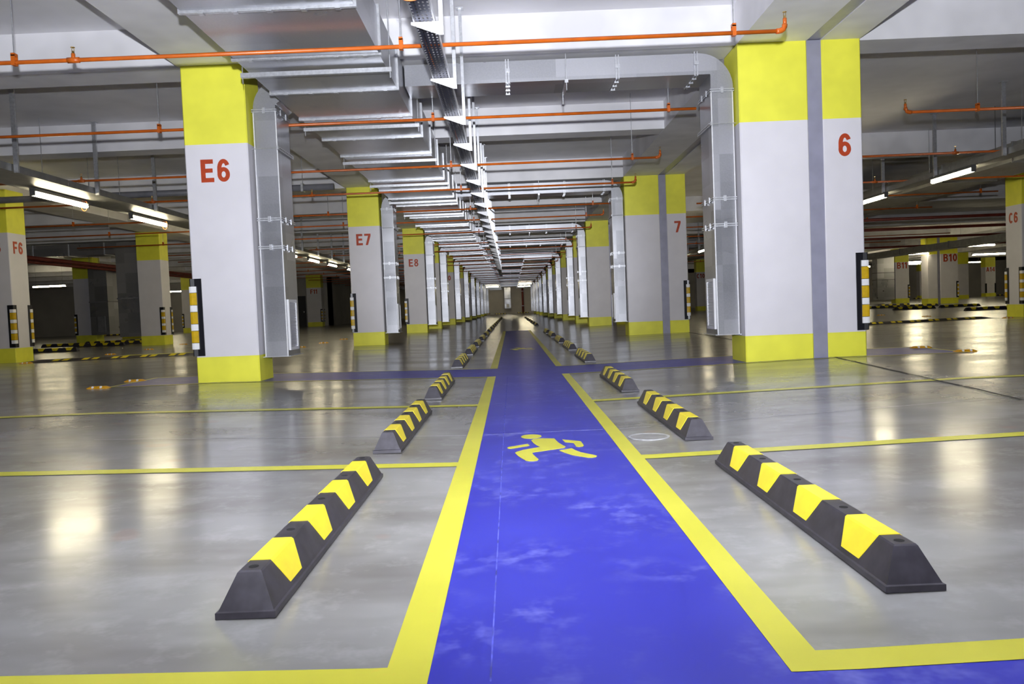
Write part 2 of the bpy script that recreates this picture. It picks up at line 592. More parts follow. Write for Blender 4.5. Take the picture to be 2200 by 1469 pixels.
def ell(cx, cy, rx, ry, a0, a1, n=20):
    return [(cx + rx * math.cos(math.radians(a0 + (a1 - a0) * i / n)), cy + ry * math.sin(math.radians(a0 + (a1 - a0) * i / n))) for i in range(n + 1)]


T_ = 0.19
GLYPH = {
    'E': (0.57, [[(0, 0), (.57, 0), (.57, T_), (0, T_)], [(0, T_), (.20, T_), (.20, 1 - T_), (0, 1 - T_)], [(.20, .42), (.52, .42), (.52, .60), (.20, .60)], [(0, 1 - T_), (.55, 1 - T_), (.55, 1), (0, 1)]]),
    'F': (0.55, [[(0, 0), (.20, 0), (.20, 1 - T_), (0, 1 - T_)], [(.20, .40), (.50, .40), (.50, .58), (.20, .58)], [(0, 1 - T_), (.55, 1 - T_), (.55, 1), (0, 1)]]),
    '7': (0.56, [[(0, .82), (.56, .82), (.56, 1), (0, 1)], [(.10, 0), (.30, 0), (.56, .82), (.34, .82)]]),
    '1': (0.34, [[(.14, 0), (.34, 0), (.34, 1), (.14, 1)], [(0, .64), (.14, .70), (.14, 1), (0, .82)]]),
    '4': (0.60, [[(.34, 0), (.52, 0), (.52, 1), (.34, 1)], [(0, .20), (.60, .20), (.60, .37), (0, .37)], [(0, .37), (.19, .37), (.36, .74), (.36, 1)]]),
    'A': (0.68, [[(0, 0), (.20, 0), (.43, 1), (.25, 1)], [(.48, 0), (.68, 0), (.43, 1), (.25, 1)], [(.16, .18), (.52, .18), (.50, .34), (.18, .34)]]),
    'B': (0.60, [[(0, 0), (.19, 0), (.19, 1), (0, 1)]] + thick([(.15, .92)] + ell(.30, .735, .19, .185, 90, -90) + [(.15, .55)], .17) + thick([(.15, .52)] + ell(.32, .30, .19, .215, 90, -90) + [(.15, .085)], .17)),
    'C': (0.60, thick(ell(.31, .5, .215, .41, 45, 315, 24), .185)),
    '0': (0.56, thick(ell(.28, .5, .185, .41, 0, 360, 28)[:-1], .18, True)),
    '8': (0.56, thick(ell(.28, .745, .165, .17, 0, 360, 24)[:-1], .17, True) + thick(ell(.28, .29, .19, .205, 0, 360, 24)[:-1], .17, True)),
    '6': (0.56, thick(ell(.28, .32, .185, .23, 0, 360, 24)[:-1], .18, True) + thick([(.10, .32)] + ell(.29, .56, .19, .345, 180, 28, 16), .18)),
}


def text_mesh(s, h):
    if (s, h) in _TXT:
        return _TXT[(s, h)]
    mb = MB()
    x = 0.0
    for ch in s:
        w, pcs = GLYPH[ch]
        for k, P in enumerate(pcs):
            mb.prism([((p + x) * h, q * h) for p, q in P], 'z', -0.002, 0.003 + 0.00008 * k)
        x += w + 0.15
    cx = (x - 0.15) * h / 2
    me = bpy.data.meshes.new('lettering')
    me.from_pydata([(p - cx, q, r) for p, q, r in mb.v], [], mb.f)
    me.materials.append(MAT['letter_red'])
    _TXT[(s, h)] = me
    return me


def letters(s, h, parent, loc, face='front'):
    ob = bpy.data.objects.new('lettering', text_mesh(s, h))
    COL.objects.link(ob)
    ob.parent = parent
    ob.location = Vector(loc) - WL[parent.name]
    ob.rotation_euler = (math.pi / 2, 0, {'front': 0, 'side': math.pi / 2, 'other': -math.pi / 2}[face])
    ob['label'] = 'red stencilled ' + s
    return ob


# ------------------------------------------------------------------ columns
def chamfer(x0, x1, y0, y1, c=0.012):
    return [(x0 + c, y0), (x1 - c, y0), (x1, y0 + c), (x1, y1 - c), (x1 - c, y1), (x0 + c, y1), (x0, y1 - c), (x0, y0 + c)]


def guard(parent, cx, cy, sx, sy, zb, pieces=True):
    """black corner guard with white and yellow reflective blocks; (sx, sy) = which corner"""
    g0, g1 = zb + 0.31, zb + 1.17
    L = [(-.014, -.014), (.105, -.014), (.105, -.001), (-.001, -.001), (-.001, .105), (-.014, .105)]
    Pp = [(-.030, .055), (-.034, .0), (-.030, -.022), (-.022, -.030), (0, -.034), (.052, -.030), (.052, -.0135), (-.0135, -.0135), (-.0135, .055)]
    tr_ = lambda P: [(cx - p * sx, cy - q * sy) for p, q in P]
    mb = MB().prism(tr_(L), 'z', g0, g1)
    mb.prism(tr_([(-.014, .03), (-.024, -.01), (-.01, -.024), (.03, -.014)]), 'z', g0, g1)
    g = mb.build('corner_guard', MAT['guard_black'], parent, origin=(cx, cy, g0))
    g['label'] = 'black corner guard with white and yellow reflective blocks'
    if pieces:
        Hh = g1 - g0
        for a, b in ((.10, .178), (.343, .424), (.586, .668), (.83, .91)):
            MB().prism(tr_(Pp), 'z', g1 - b * Hh, g1 - a * Hh).build('white_reflector', MAT['reflect_white'], g)
        for a, b in ((.184, .337), (.43, .58), (.674, .824)):
            MB().prism(tr_(Pp), 'z', g1 - b * Hh, g1 - a * Hh).build('yellow_reflector', MAT['reflect_yellow'], g)


def column(x0, x1, y0, y1, label, text=None, side_text=None, guards=(), joint=None, group=None, th=0.25, text_x=None, top=ZS + 0.006, side_x=1):
    zb = min(fz(x0), fz(x1)) - 0.001
    t = thing('column', label, 'column', ((x0 + x1) / 2, (y0 + y1) / 2, zb), group)
    segs = [(x0, x1)] if not joint else [(x0, joint[0]), (joint[1], x1)]
    for a, b in segs:
        P = chamfer(a, b, y0, y1)
        MB().prism(P, 'z', zb, zb + 0.295).build('base_band', MAT['yellow_paint'], t)
        MB().prism(P, 'z', zb + 0.295, 2.69).build('shaft', MAT['white_paint'], t)
        MB().prism(P, 'z', 2.69, top).build('top_band', MAT['yellow_paint'], t)
    if joint:
        MB().box(joint[0] - 0.004, joint[1] + 0.004, y0 + 0.012, y1 - 0.03, zb, top - 0.001).build('joint_strip', MAT['joint_grey'], t)
    if text:
        letters(text, th, t, (text_x if text_x is not None else (x0 + x1) / 2, y0, 2.275))
    if side_text:
        letters(side_text, th, t, (x1 if side_x > 0 else x0, (y0 + y1) / 2, 2.275), 'side' if side_x > 0 else 'other')
    for sx, sy in guards:
        guard(t, x0 if sx < 0 else x1, y0 if sy < 0 else y1, sx, sy, zb, pieces=y0 < 70)
    return t


ETXT = {0: 'E6', 1: 'E7', 2: 'E8', 4: 'E10'}
for i, y in enumerate(ROWS):
    lab = ('white column lettered %s with yellow base and top' % ETXT[i]) if i in ETXT else \
        '%s white and yellow column in the lettered E row' % ORD[i]
    column(EX0, EX1, y, y + 0.50, lab, ETXT.get(i), None, ((-1, -1),), None, 'columns of the E row', text_x=-3.20)
    lab = 'white double column numbered %s with grey joint strip down its face' % ('6', '7')[i] if i < 2 else \
        '%s white double column in the row split by a grey joint' % ORD[i]
    column(DX0, DX1, y, y + 0.56, lab, ('6', '7')[i] if i < 2 else None, None, ((1, -1),), (DJ0, DJ1), 'double columns split by a joint', text_x=3.752)

column(-10.83, -10.08, 16.15, 16.75, 'white and yellow column lettered F6 with corner guards', 'F6', 'F6', ((1, -1), (1, 1)), text_x=-10.40)
column(-11.5, -10.77, 24.7, 25.3, 'unlettered white and yellow column behind the F6 column', None, None, ((1, -1), (1, 1)))
column(-18.05, -17.2, 33.0, 33.6, 'white and yellow column carrying a duct near the dim side wall', None, None, ((-1, -1),))
column(-18.7, -17.8, 38.2, 38.8, 'white and yellow column beyond the one with a floor duct', None, None, ((-1, -1),))
column(-20.2, -19.4, 49.0, 49.6, 'small distant column seen beside the E6 corner guard', None, None, ((-1, -1),))
column(-13.85, -12.85, 54.2, 54.9, 'white and yellow column lettered F11 near the far wall', 'F11', None, ((1, -1), (1, 1)), th=0.30)
column(11.95, 12.7, 18.62, 19.22, 'white and yellow column lettered C6 with two corner guards', 'C6', 'C6', ((-1, -1), (-1, 1)), text_x=12.40, side_x=-1)
column(22.2, 23.8, 42.4, 43.1, 'double column lettered B10 split by a dark joint', 'B10', None, ((1, -1),), (22.72, 22.86), th=0.40, text_x=23.40)
column(24.9, 25.8, 51.6, 52.2, 'white and yellow column lettered B11 beside a vertical duct', 'B11', None, ((1, -1),), th=0.40)
column(33.5, 34.6, 60.2, 60.9, 'white and yellow column standing behind the B10 column', None, None, ((-1, -1),))
column(42.6, 43.5, 71.5, 72.2, 'white and yellow column lettered A14 by the pale wall', 'A14', None, ((-1, -1), (1, -1)), th=0.40)
column(39.0, 39.9, 76.0, 76.6, 'small distant column seen between the B11 and B10 columns', None, None, ())
column(12.75, 13.55, 54.6, 55.2, 'white and yellow column lettered C10 glimpsed past the numbered columns', 'C10', None, (), th=0.30, text_x=13.05)


# ------------------------------------------------------------------ ducts
def ring(mb, axis, c, u0, u1, v0, v1, lip=0.022, w=0.03):
    """a flange frame round a rectangular duct; c = position along axis"""
    a, b = c - w / 2, c + w / 2
    if axis == 'z':
        mb.box(u0 - lip, u1 + lip, v0 - lip, v0, a, b); mb.box(u0 - lip, u1 + lip, v1, v1 + lip, a, b)
        mb.box(u0 - lip, u0, v0, v1, a, b); mb.box(u1, u1 + lip, v0, v1, a, b)
    elif axis == 'x':      # u = y, v = z
        mb.box(a, b, u0 - lip, u1 + lip, v0 - lip, v0); mb.box(a, b, u0 - lip, u1 + lip, v1, v1 + lip)
        mb.box(a, b, u0 - lip, u0, v0, v1); mb.box(a, b, u1, u1 + lip, v0, v1)
    else:                  # y: u = x, v = z
        mb.box(u0 - lip, u1 + lip, a, b, v0 - lip, v0); mb.box(u0 - lip, u1 + lip, a, b, v1, v1 + lip)
        mb.box(u0 - lip, u0, a, b, v0, v1); mb.box(u1, u1 + lip, a, b, v0, v1)
    return mb


def arc(cx, cz, r, a0, a1, n=12):
    return [(cx + r * math.cos(math.radians(a0 + (a1 - a0) * i / n)), cz + r * math.sin(math.radians(a0 + (a1 - a0) * i / n))) for i in range(n + 1)]


G, ZN = MAT['galvanised'], MAT['zinc']


def vertical_run(t, xa, xb, ya, yb, zb, zt, levels, strut, grille_side):
    """sections between flanges, flanges with clips, one perforated wall bracket and the outlet grille"""
    zs = [zb] + sorted(levels)
    for a, b in zip(zs, zs[1:]):
        MB().box(xa, xb, ya, yb, a, b).build('duct_section', G, t)
    for z in levels:
        mb = ring(MB(), 'z', z, xa, xb, ya, yb, 0.016, 0.012)
        ring(mb, 'z', z + 0.022, xa, xb, ya, yb, 0.016, 0.012)
        fl = mb.build('flange', ZN, t)
        xm = (xa + xb) / 2
        MB().box(xm - 0.015, xm + 0.015, ya - 0.026, ya - 0.014, z - 0.022, z + 0.044).build('clip', ZN, fl)
        xs_ = xb + 0.014 if grille_side > 0 else xa - 0.026
        for yy in (ya + 0.15, ya + 0.36):
            MB().box(xs_, xs_ + 0.012, yy - 0.02, yy + 0.02, z - 0.022, z + 0.044).build('clip', ZN, fl)
    # corner seams
    for x in (xa, xb):
        MB().box(x - 0.006, x + 0.006, ya - 0.006, ya + 0.006, zb, zs[-1]).build('corner_seam', MAT['zinc_white'], t)
    # bottom lip plate
    MB().box(xa - 0.03, xb + 0.035, ya - 0.012, yb + 0.03, zb - 0.008, zb).build('end_lip', ZN, t)
    # bracket
    mb = MB().path([(xa - 0.04, ya - 0.012, strut), (xb + 0.04, ya - 0.012, strut)], 0.005, 6)
    x0 = xb if grille_side > 0 else xa - 0.022
    mb.box(x0, x0 + 0.022, ya - 0.04, yb + 0.06, strut - 0.02, strut + 0.02)
    br = mb.build('wall_bracket', ZN, t)
    for k in range(9):
        yy = ya + 0.02 + k * 0.06
        MB().box(x0 - 0.002, x0 + 0.024, yy, yy + 0.03, strut - 0.006, strut + 0.006).build('slot', MAT['guard_black'], br)
    # grille
    gx = xb if grille_side > 0 else xa - 0.022
    g0, g1, z0, z1 = ya + 0.06, ya + 0.40, zb + 0.06, zb + 0.64
    mb = MB()
    for q in ((g0, g0 + 0.03, z0, z1), (g1 - 0.03, g1, z0, z1), (g0 + 0.03, g1 - 0.03, z0, z0 + 0.035), (g0 + 0.03, g1 - 0.03, z1 - 0.035, z1)):
        mb.box(gx, gx + 0.022, *q)
    gr = mb.build('grille', MAT['grille_white'], t)
    gr['label'] = 'white louvred air grille'
    nsl = 26
    first = None
    for k in range(nsl):
        z = z0 + 0.040 + (z1 - z0 - 0.08) * k / nsl
        if first is None:
            first = MB().add([(gx + 0.004, g0 + 0.03, z), (gx + 0.004, g1 - 0.03, z), (gx + 0.018, g1 - 0.03, z + 0.016), (gx + 0.018, g0 + 0.03, z + 0.016),
                              (gx + 0.004, g0 + 0.03, z + 0.003), (gx + 0.004, g1 - 0.03, z + 0.003), (gx + 0.018, g1 - 0.03, z + 0.019), (gx + 0.018, g0 + 0.03, z + 0.019)],
                             [(0, 1, 2, 3), (4, 5, 6, 7), (0, 1, 5, 4), (2, 3, 7, 6), (1, 2, 6, 5), (0, 3, 7, 4)]).build('slat', MAT['grille_white'], gr)
            zz0 = z
        else:
            share(first, gr, first.location + Vector((0, 0, z - zz0)))


def elbow(t, prof, ya, yb):
    MB().prism(prof, 'y', ya, yb).build('elbow', G, t, smooth=False)
    return t


YA, YBK = 9.03, 9.56
# drop beside the E6 column, turning into the main duct
e = thing('drop_duct', 'galvanised duct drop with white grille beside the E6 column', 'air duct', (-2.71, 9.3, 0.31), 'duct drops of the E row')
vertical_run(e, -2.80, -2.55, YA, YBK, 0.315, 3.07, [1.535, 1.85, 3.06], 2.65, 1)
prof = arc(-2.80 + 0.33, 3.09, 0.33, 180, 90) + [(-2.41, 3.42), (-2.41, 3.18), (-2.50, 3.17), (-2.55, 3.14), (-2.55, 3.09)]
prof = [(-2.80, 3.07)] + prof + [(-2.55, 3.07)]
elbow(e, prof, YA, YBK)
edrop = e
# branch from the main duct over the walkway and down the double column
e = thing('branch_duct', 'galvanised branch duct over the walkway dropping down the column numbered 6', 'air duct', (2.48, 9.3, 0.35), 'branch ducts to the double columns')
vertical_run(e, 2.335, 2.575, YA, YBK, 0.355, 3.07, [1.58, 1.875, 3.08], 2.72, -1)
prof = [(2.575, 3.09)] + arc(2.575 - 0.38, 3.12, 0.39, 0, 90)[0:] + [(2.16, 3.51), (2.16, 3.275), (2.335, 3.275), (2.335, 3.09)]
elbow(e, prof, YA, YBK)
bx = [2.16, 1.28, 0.05, -1.085]
for a, b in zip(bx[1:], bx):
    MB().box(a, b, YA, YBK, 3.275, 3.51).build('duct_section', G, e)
for x in bx[:-1]:
    mb = ring(MB(), 'x', x, YA, YBK, 3.275, 3.51, 0.016, 0.012)
    ring(mb, 'x', x + 0.03, YA, YBK, 3.275, 3.51, 0.016, 0.012)
    fl = mb.build('flange', ZN, e)
    MB().box(x - 0.008, x + 0.042, YA - 0.028, YA - 0.012, 3.38, 3.42).build('clip', ZN, fl)
    for yy in (YA + 0.12, YA + 0.28, YA + 0.44):
        MB().box(x - 0.008, x + 0.042, yy - 0.02, yy + 0.02, 3.247, 3.262).build('clip', ZN, fl)
h = MB().box(0.70, 0.74, YA - 0.05, YBK + 0.06, 3.232, 3.270).build('hanger', ZN, e)
for yy in (YA - 0.04, YBK + 0.05):
    MB().path([(0.72, yy, 3.15), (0.72, yy, ZC)], 0.005, 6).build('rod', ZN, h)
bdrop = e
for i, y in enumerate(ROWS[1:], 1):
    name = ETXT.get(i)
    dup(edrop, (0, y - ROWS[0], 0), 'galvanised duct drop beside the %s' % (('%s column' % name) if name else ('%s column of the E row' % ORD[i])))
    dup(bdrop, (0, y - ROWS[0], 0), 'galvanised branch duct over the walkway dropping down the %s double column' % ORD[i])

# main duct along the E row
md = thing('main_duct', 'wide galvanised main duct running along the ceiling beside the E columns', 'air duct', (-1.75, 2.7, 3.1))
MX0, MX1, MZ0, MZ1 = -2.41, -1.10, 3.10, 3.51
NSEC = 84
sec = fl = hg = None
for k in range(NSEC):
    y = 2.7 + 1.15 * k
    if sec is None:
        sec = MB().box(MX0, MX1, y, y + 1.15, MZ0, MZ1).build('duct_section', G, md)
        mb = ring(MB(), 'y', y - 0.011, MX0, MX1, MZ0, MZ1, 0.022, 0.014)
        ring(mb, 'y', y + 0.011, MX0, MX1, MZ0, MZ1, 0.022, 0.014)
        for q in range(5):
            xx = MX0 + 0.15 + q * 0.26
            mb.box(xx - 0.02, xx + 0.02, y - 0.026, y + 0.026, MZ0 - 0.030, MZ0 - 0.018)
        fl = mb.build('flange', ZN, md)
    else:
        share(sec, md, (0, 1.15 * k, 0))
        share(fl, md, (0, 1.15 * k, 0))
    if k % 2 == 0 and k > 0:
        y = 2.7 + 1.15 * k + 0.36
        if hg is None:
            hy = y
            hg = MB().box(MX0 - 0.06, MX1 + 0.06, y - 0.021, y + 0.021, MZ0 - 0.066, MZ0 - 0.024).build('hanger', ZN, md)
            for xx in (MX0 - 0.045, MX1 + 0.045):
                MB().path([(xx, y, MZ0 - 0.12), (xx, y, ZC)], 0.005, 6).build('rod', ZN, hg)
        else:
            c = share(hg, md, (0, y - hy, 0))
            for g in hg.children:
                dd = g.copy(); COL.objects.link(dd); dd.parent = c

# second duct further along, on the other side of the tray
md2 = thing('distant_duct', 'distant galvanised duct hung over the far half of the walkway', 'air duct', (1.4, 38, 3.1))
for k in range(24):
    y = 38 + 2.3 * k
    if k == 0:
        s2 = MB().box(0.75, 2.0, y, y + 2.3, 3.05, 3.19).build('duct_section', G, md2)
        f2 = ring(MB(), 'y', y, 0.75, 2.0, 3.05, 3.19, 0.03, 0.05).build('flange', ZN, md2)
    else:
        share(s2, md2, (0, 2.3 * k, 0)); share(f2, md2, (0, 2.3 * k, 0))

# ducts on the dim columns and the end wall
t = thing('wall_duct', 'galvanised vertical duct on the column near the dim side wall', 'air duct', (-16.9, 33.2, 0.3))
MB().box(-17.2, -16.45, 32.6, 33.5, 0.35, 3.2).build('duct_section', G, t)
MB().box(-16.9, -16.6, 32.57, 32.6, 0.45, 1.1).build('grille', MAT['grey_pvc'], t)
ring(MB(), 'z', 1.7, -17.2, -16.45, 32.6, 33.5, 0.02, 0.04).build('flange', MAT['grey_pvc'], t)
t = thing('wall_duct', 'grey vertical duct on the unlettered column behind F6', 'air duct', (-11.9, 25.2, 0.3))
MB().box(-12.25, -11.5, 24.9, 25.4, 0.35, 3.2).build('duct_section', G, t)
ring(MB(), 'z', 1.55, -12.25, -11.5, 24.9, 25.4, 0.02, 0.04).build('flange', MAT['grey_pvc'], t)
t = thing('wall_duct', 'grey vertical duct beside the B11 column', 'air duct', (24.2, 51.8, 0.3))
MB().box(23.7, 24.8, 51.5, 52.2, 0.3, 3.3).build('duct_section', G, t)
for z in (1.6, 2.05):
    ring(MB(), 'z', z, 23.7, 24.8, 51.5, 52.2, 0.03, 0.05).build('flange', MAT['grey_pvc'], t)
t = thing('wall_duct', 'galvanised vertical duct on the bare end wall of the walkway', 'air duct', (-0.35, 109.6, 0.6))
MB().box(-0.85, 0.0, 109.3, 110, 0.75, 3.6).build('duct_section', G, t)
ring(MB(), 'z', 2.1, -0.85, 0.0, 109.3, 110, 0.04, 0.08).build('flange', MAT['grey_pvc'], t)
MB().box(-0.6, -0.25, 109.26, 109.3, 0.85, 1.35).build('grille', MAT['grille_white'], t)
t = thing('wall_pipe', 'dark red riser pipe against the bare end wall', 'pipe', (1.65, 109.8, 0))
MB().path([(1.65, 109.8, 0.0), (1.65, 109.8, 3.9)], 0.14, 10).build('riser', MAT['red_main'], t, smooth=True)
for z in (1.0, 3.0):
    MB().box(1.48, 1.82, 109.6, 110, z, z + 0.06).build('clamp', MAT['zinc'], t)

t = thing('exhaust_duct', 'dark rectangular duct crossing high behind the F6 column', 'air duct', (-14, 27.4, 2.9))
dk = MAT['grey_pvc']
MB().box(-17.0, -12.3, 26.9, 27.7, 3.12, 3.5).build('duct_section', G, t)
for x in (-16, -14.8, -13.6):
    ring(MB(), 'x', x, 26.9, 27.7, 3.12, 3.5, 0.02, 0.04).build('flange', ZN, t)


# ------------------------------------------------------------------ sprinkler pipes
OP = MAT['orange_pipe']


def sprinkler(t, x, y, z, tee=True):
    mb = MB().path([(x, y, z), (x, y, z + 0.055)], 0.017, 8)
    if tee:
        mb.path([(x - 0.05, y, z), (x + 0.05, y, z)], 0.025, 8)
    s = mb.build('sprinkler_fitting', OP, t, smooth=True)
    mb = MB().path([(x, y, z + 0.055), (x, y, z + 0.075)], 0.012, 6)
    mb.path([(x - 0.009, y, z + 0.07), (x - 0.009, y, z + 0.105)], 0.003, 5).path([(x + 0.009, y, z + 0.07), (x + 0.009, y, z + 0.105)], 0.003, 5)
    mb.path([(x, y, z + 0.104), (x, y, z + 0.109)], 0.018, 8)
    mb.build('sprinkler_head', MAT['brass'], s)


def pipe(y, z, x0, x1, label, rods=(), tees=(), end=None, r=0.0175, group='orange sprinkler pipes'):
    t = thing('sprinkler_pipe', label, 'pipe', ((x0 + x1) / 2, y, z), group)
    MB().path([(x0, y, z), (x1, y, z)], r, 10).build('pipe_run', OP, t, smooth=True)
    for x in rods:
        mb = MB().box(x - 0.016, x + 0.016, y - 0.024, y + 0.024, z - 0.026, z - 0.012)
        mb.box(x - 0.016, x + 0.016, y - 0.026, y - 0.018, z - 0.02, z + 0.06).box(x - 0.016, x + 0.016, y + 0.018, y + 0.026, z - 0.02, z + 0.06)
        mb.box(x - 0.016, x + 0.016, y - 0.026, y + 0.026, z + 0.05, z + 0.075)
        c = mb.build('clamp', OP, t)
        MB().path([(x, y, z + 0.07), (x, y, ZC)], 0.0055, 6).build('rod', ZN, c)
    for x in tees:
        sprinkler(t, x, y, z)
    if end is not None:
        sgn = 1 if end == x1 else -1
        pts = [(end - sgn * 0.02, y, z)] + [(end + sgn * 0.055 * math.sin(a), y, z + 0.055 * (1 - math.cos(a))) for a in (0, .4, .8, 1.2, 1.57)]
        MB().path(pts, 0.024, 8).build('bend', OP, t, smooth=True)
        sprinkler(t, end + sgn * 0.055, y, z + 0.05, tee=False)
    return t


PY = [(6.85, 3.0), (9.64, 3.045), (12.5, 3.0), (14.95, 3.0), (18.46, 3.07), (20.1, 3.0), (23.2, 3.0), (27.52, 3.035), (30.2, 3.0), (33.5, 3.0), (36.6, 3.0),
      (39.7, 3.0), (43.0, 3.0), (46.2, 3.0), (49.6, 3.0), (53, 3.0), (56.4, 3.0), (60.5, 3.0), (64.8, 3.0), (69.6, 3.0)]
for i, (y, z) in enumerate(PY):
    x0 = -10.2 if y < 17 else -12.5
    pipe(y, z, x0, 2.36 if i != 1 else 2.31,
         '%s orange sprinkler pipe ahead, crossing above the blue walkway' % ORD[i],
         [x for x in (-10.0, -7.2, -4.12, -0.84, 1.98) if x > x0], (-6.6, -3.62) if y != 9.64 and i != 4 and i != 7 else (-6.6,), 2.36 if i != 1 else None)
RY = [(10.1, 3.0, 5.1), (13.2, 3.0, 4.4), (16.1, 2.98, 4.4), (18.6, 3.0, 4.4), (21.5, 3.0, 4.4), (24.5, 3.0, 4.4), (28.0, 3.0, 4.4), (31.5, 3.0, 4.4), (35.5, 3.0, 4.4), (40, 3.0, 4.4), (46, 3.0, 4.4)]
for i, (y, z, x0) in enumerate(RY):
    x1 = 11.4 if i in (3, 4) else 17.4
    pipe(y, z, x0, x1, '%s orange sprinkler pipe beyond the double columns, above the far aisle' % ORD[i],
         (5.95, 9.0, 11.0) if i == 0 else (4.75, 8.5, 11.0), (7.4,), x0 if i == 0 else None, group='sprinkler pipes over the far aisle')

# thick dark red mains and grey drain pipes
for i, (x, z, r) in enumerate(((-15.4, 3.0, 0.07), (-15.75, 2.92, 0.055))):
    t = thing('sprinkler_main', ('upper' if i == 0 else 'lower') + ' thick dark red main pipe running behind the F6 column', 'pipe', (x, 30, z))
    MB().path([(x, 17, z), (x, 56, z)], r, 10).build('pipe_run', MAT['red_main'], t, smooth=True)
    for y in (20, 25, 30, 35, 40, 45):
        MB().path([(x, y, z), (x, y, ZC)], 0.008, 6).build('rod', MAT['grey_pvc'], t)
t = thing('drain_pipe', 'grey round drain pipe crossing behind the E6 column', 'pipe', (-7.5, 15.4, 3.22))
MB().path([(-12, 15.4, 3.22), (-3.3, 15.4, 3.22)], 0.062, 12).build('pipe_run', MAT['grey_pvc'], t, smooth=True)
for x in (-11, -8.0, -5.1, -3.9):
    mb = MB().box(x - 0.02, x + 0.02, 15.32, 15.48, 3.14, 3.30)
    mb.path([(x, 15.4, 3.3), (x, 15.4, ZC)], 0.006, 6)
    mb.build('clamp', ZN, t)
t = thing('drain_pipe', 'grey round drain pipe with ring clamps above the far aisle lamps', 'pipe', (8.9, 20, 3.1))
MB().path([(8.75, 8, 3.12), (9.0, 45, 3.12)], 0.075, 12).build('pipe_run', MAT['grey_pvc'], t, smooth=True)
for y in (12.2, 14.4, 16.6, 18.8, 21, 23.2):
    x = 8.75 + 0.25 * (y - 8) / 37
    mb = MB().path([(x + 0.085 * math.cos(a), y, 3.12 + 0.085 * math.sin(a)) for a in [math.pi * 2 * q / 14 for q in range(15)]], 0.008, 5)
    mb.path([(x, y, 3.2), (x, y, ZC)], 0.006, 6)
    mb.build('ring_clamp', MAT['housing'], t)
t = thing('aisle_duct', 'broad dull duct running above the far aisle behind the lamps', 'air duct', (10, 20, 3.0))
k0 = None
for k in range(14):
    y = 10 + 2.4 * k
    if k0 is None:
        k0 = MB().box(9.35, 10.5, y, y + 2.4, 3.07, 3.42).build('duct_section', MAT['dark_tray'], t)
        k1 = ring(MB(), 'y', y, 9.35, 10.5, 3.07, 3.42, 0.02, 0.03).build('flange', MAT['dark_tray'], t)
    else:
        share(k0, t, Vector((0, 2.4 * k, 0)))
        share(k1, t, Vector((0, 2.4 * k, 0)))
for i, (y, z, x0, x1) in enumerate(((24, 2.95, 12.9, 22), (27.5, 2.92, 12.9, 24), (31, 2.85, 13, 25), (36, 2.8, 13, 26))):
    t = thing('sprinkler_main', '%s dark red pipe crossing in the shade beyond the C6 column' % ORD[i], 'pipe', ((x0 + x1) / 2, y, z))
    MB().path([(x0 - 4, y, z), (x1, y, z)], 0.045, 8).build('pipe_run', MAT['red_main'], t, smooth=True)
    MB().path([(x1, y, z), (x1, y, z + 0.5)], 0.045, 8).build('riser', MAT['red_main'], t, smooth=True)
t = thing('shade_duct', 'long dull duct slanting in the shade in front of the B columns', 'air duct', (17, 30, 2.8))
MB().box(17.6, 18.3, 22, 46, 2.45, 2.70).build('duct_section', MAT['dark_tray'], t)
for y in (24, 28, 32, 36, 40):
    ring(MB(), 'y', y, 17.6, 18.3, 2.45, 2.70, 0.02, 0.04).build('flange', MAT['grey_pvc'], t)


# ------------------------------------------------------------------ cable trays
def strut(x, y, z0, z1, parent, w=0.02):
    mb = MB().box(x - w, x + w, y - 0.003, y, z0, z1)
    mb.box(x - w, x - w + 0.003, y, y + 0.03, z0, z1).box(x + w - 0.003, x + w, y, y + 0.03, z0, z1)
    mb.box(x - w - 0.025, x + w + 0.025, y - 0.03, y + 0.06, z1 - 0.012, z1)
    return mb.build('strut', ZN, parent)


ct = thing('cable_tray', 'perforated steel cable tray hung over the blue walkway on white brackets', 'cable tray', (-0.545, 3.0, 2.85))
TX0, TX1, TZ = -0.622, -0.468, 2.852
for k in range(16):
    y0 = 3.0 + 3.0 * k
    if k == 0:
        ts = MB().box(TX0, TX1, y0, y0 + 2.99, TZ, TZ + 0.0015).build('tray_sheet', MAT['perforated_sheet'], ct)
        tl = MB().box(TX0 - 0.002, TX0, y0, y0 + 2.99, TZ, TZ + 0.05).box(TX1, TX1 + 0.002, y0, y0 + 2.99, TZ, TZ + 0.05)
        tl.box(TX0, TX0 + 0.008, y0, y0 + 2.99, TZ - 0.001, TZ).box(TX1 - 0.008, TX1, y0, y0 + 2.99, TZ - 0.001, TZ)
        tl = tl.build('tray_lip', ZN, ct)
    else:
        share(ts, ct, (0, 3.0 * k, 0)); share(tl, ct, (0, 3.0 * k, 0))
bk = None
for k in range(27):
    y = 4.45 + 1.42 * k
    if any(r + 0.08 < y < r + 0.75 for r in ROWS):
        y += 0.62
    if bk is None:
        by = y
        bk = MB().prism([(TX0 - 0.02, TZ - 0.001), (TX1 + 0.05, TZ - 0.001), (TX1 + 0.05, TZ - 0.10), (TX1 + 0.03, TZ - 0.10), (TX0 - 0.02, TZ - 0.022)], 'y', y, y + 0.003)
        bk.box(TX0 - 0.02, TX1 + 0.05, y, y + 0.035, TZ - 0.004, TZ - 0.001)
        bk = bk.build('bracket', MAT['zinc_white'], ct)
        st = strut(TX1 + 0.045, y + 0.005, TZ - 0.10, ZC, ct, 0.016)
    else:
        share(bk, ct, (0, y - by, 0)); share(st, ct, (0, y - by, 0))
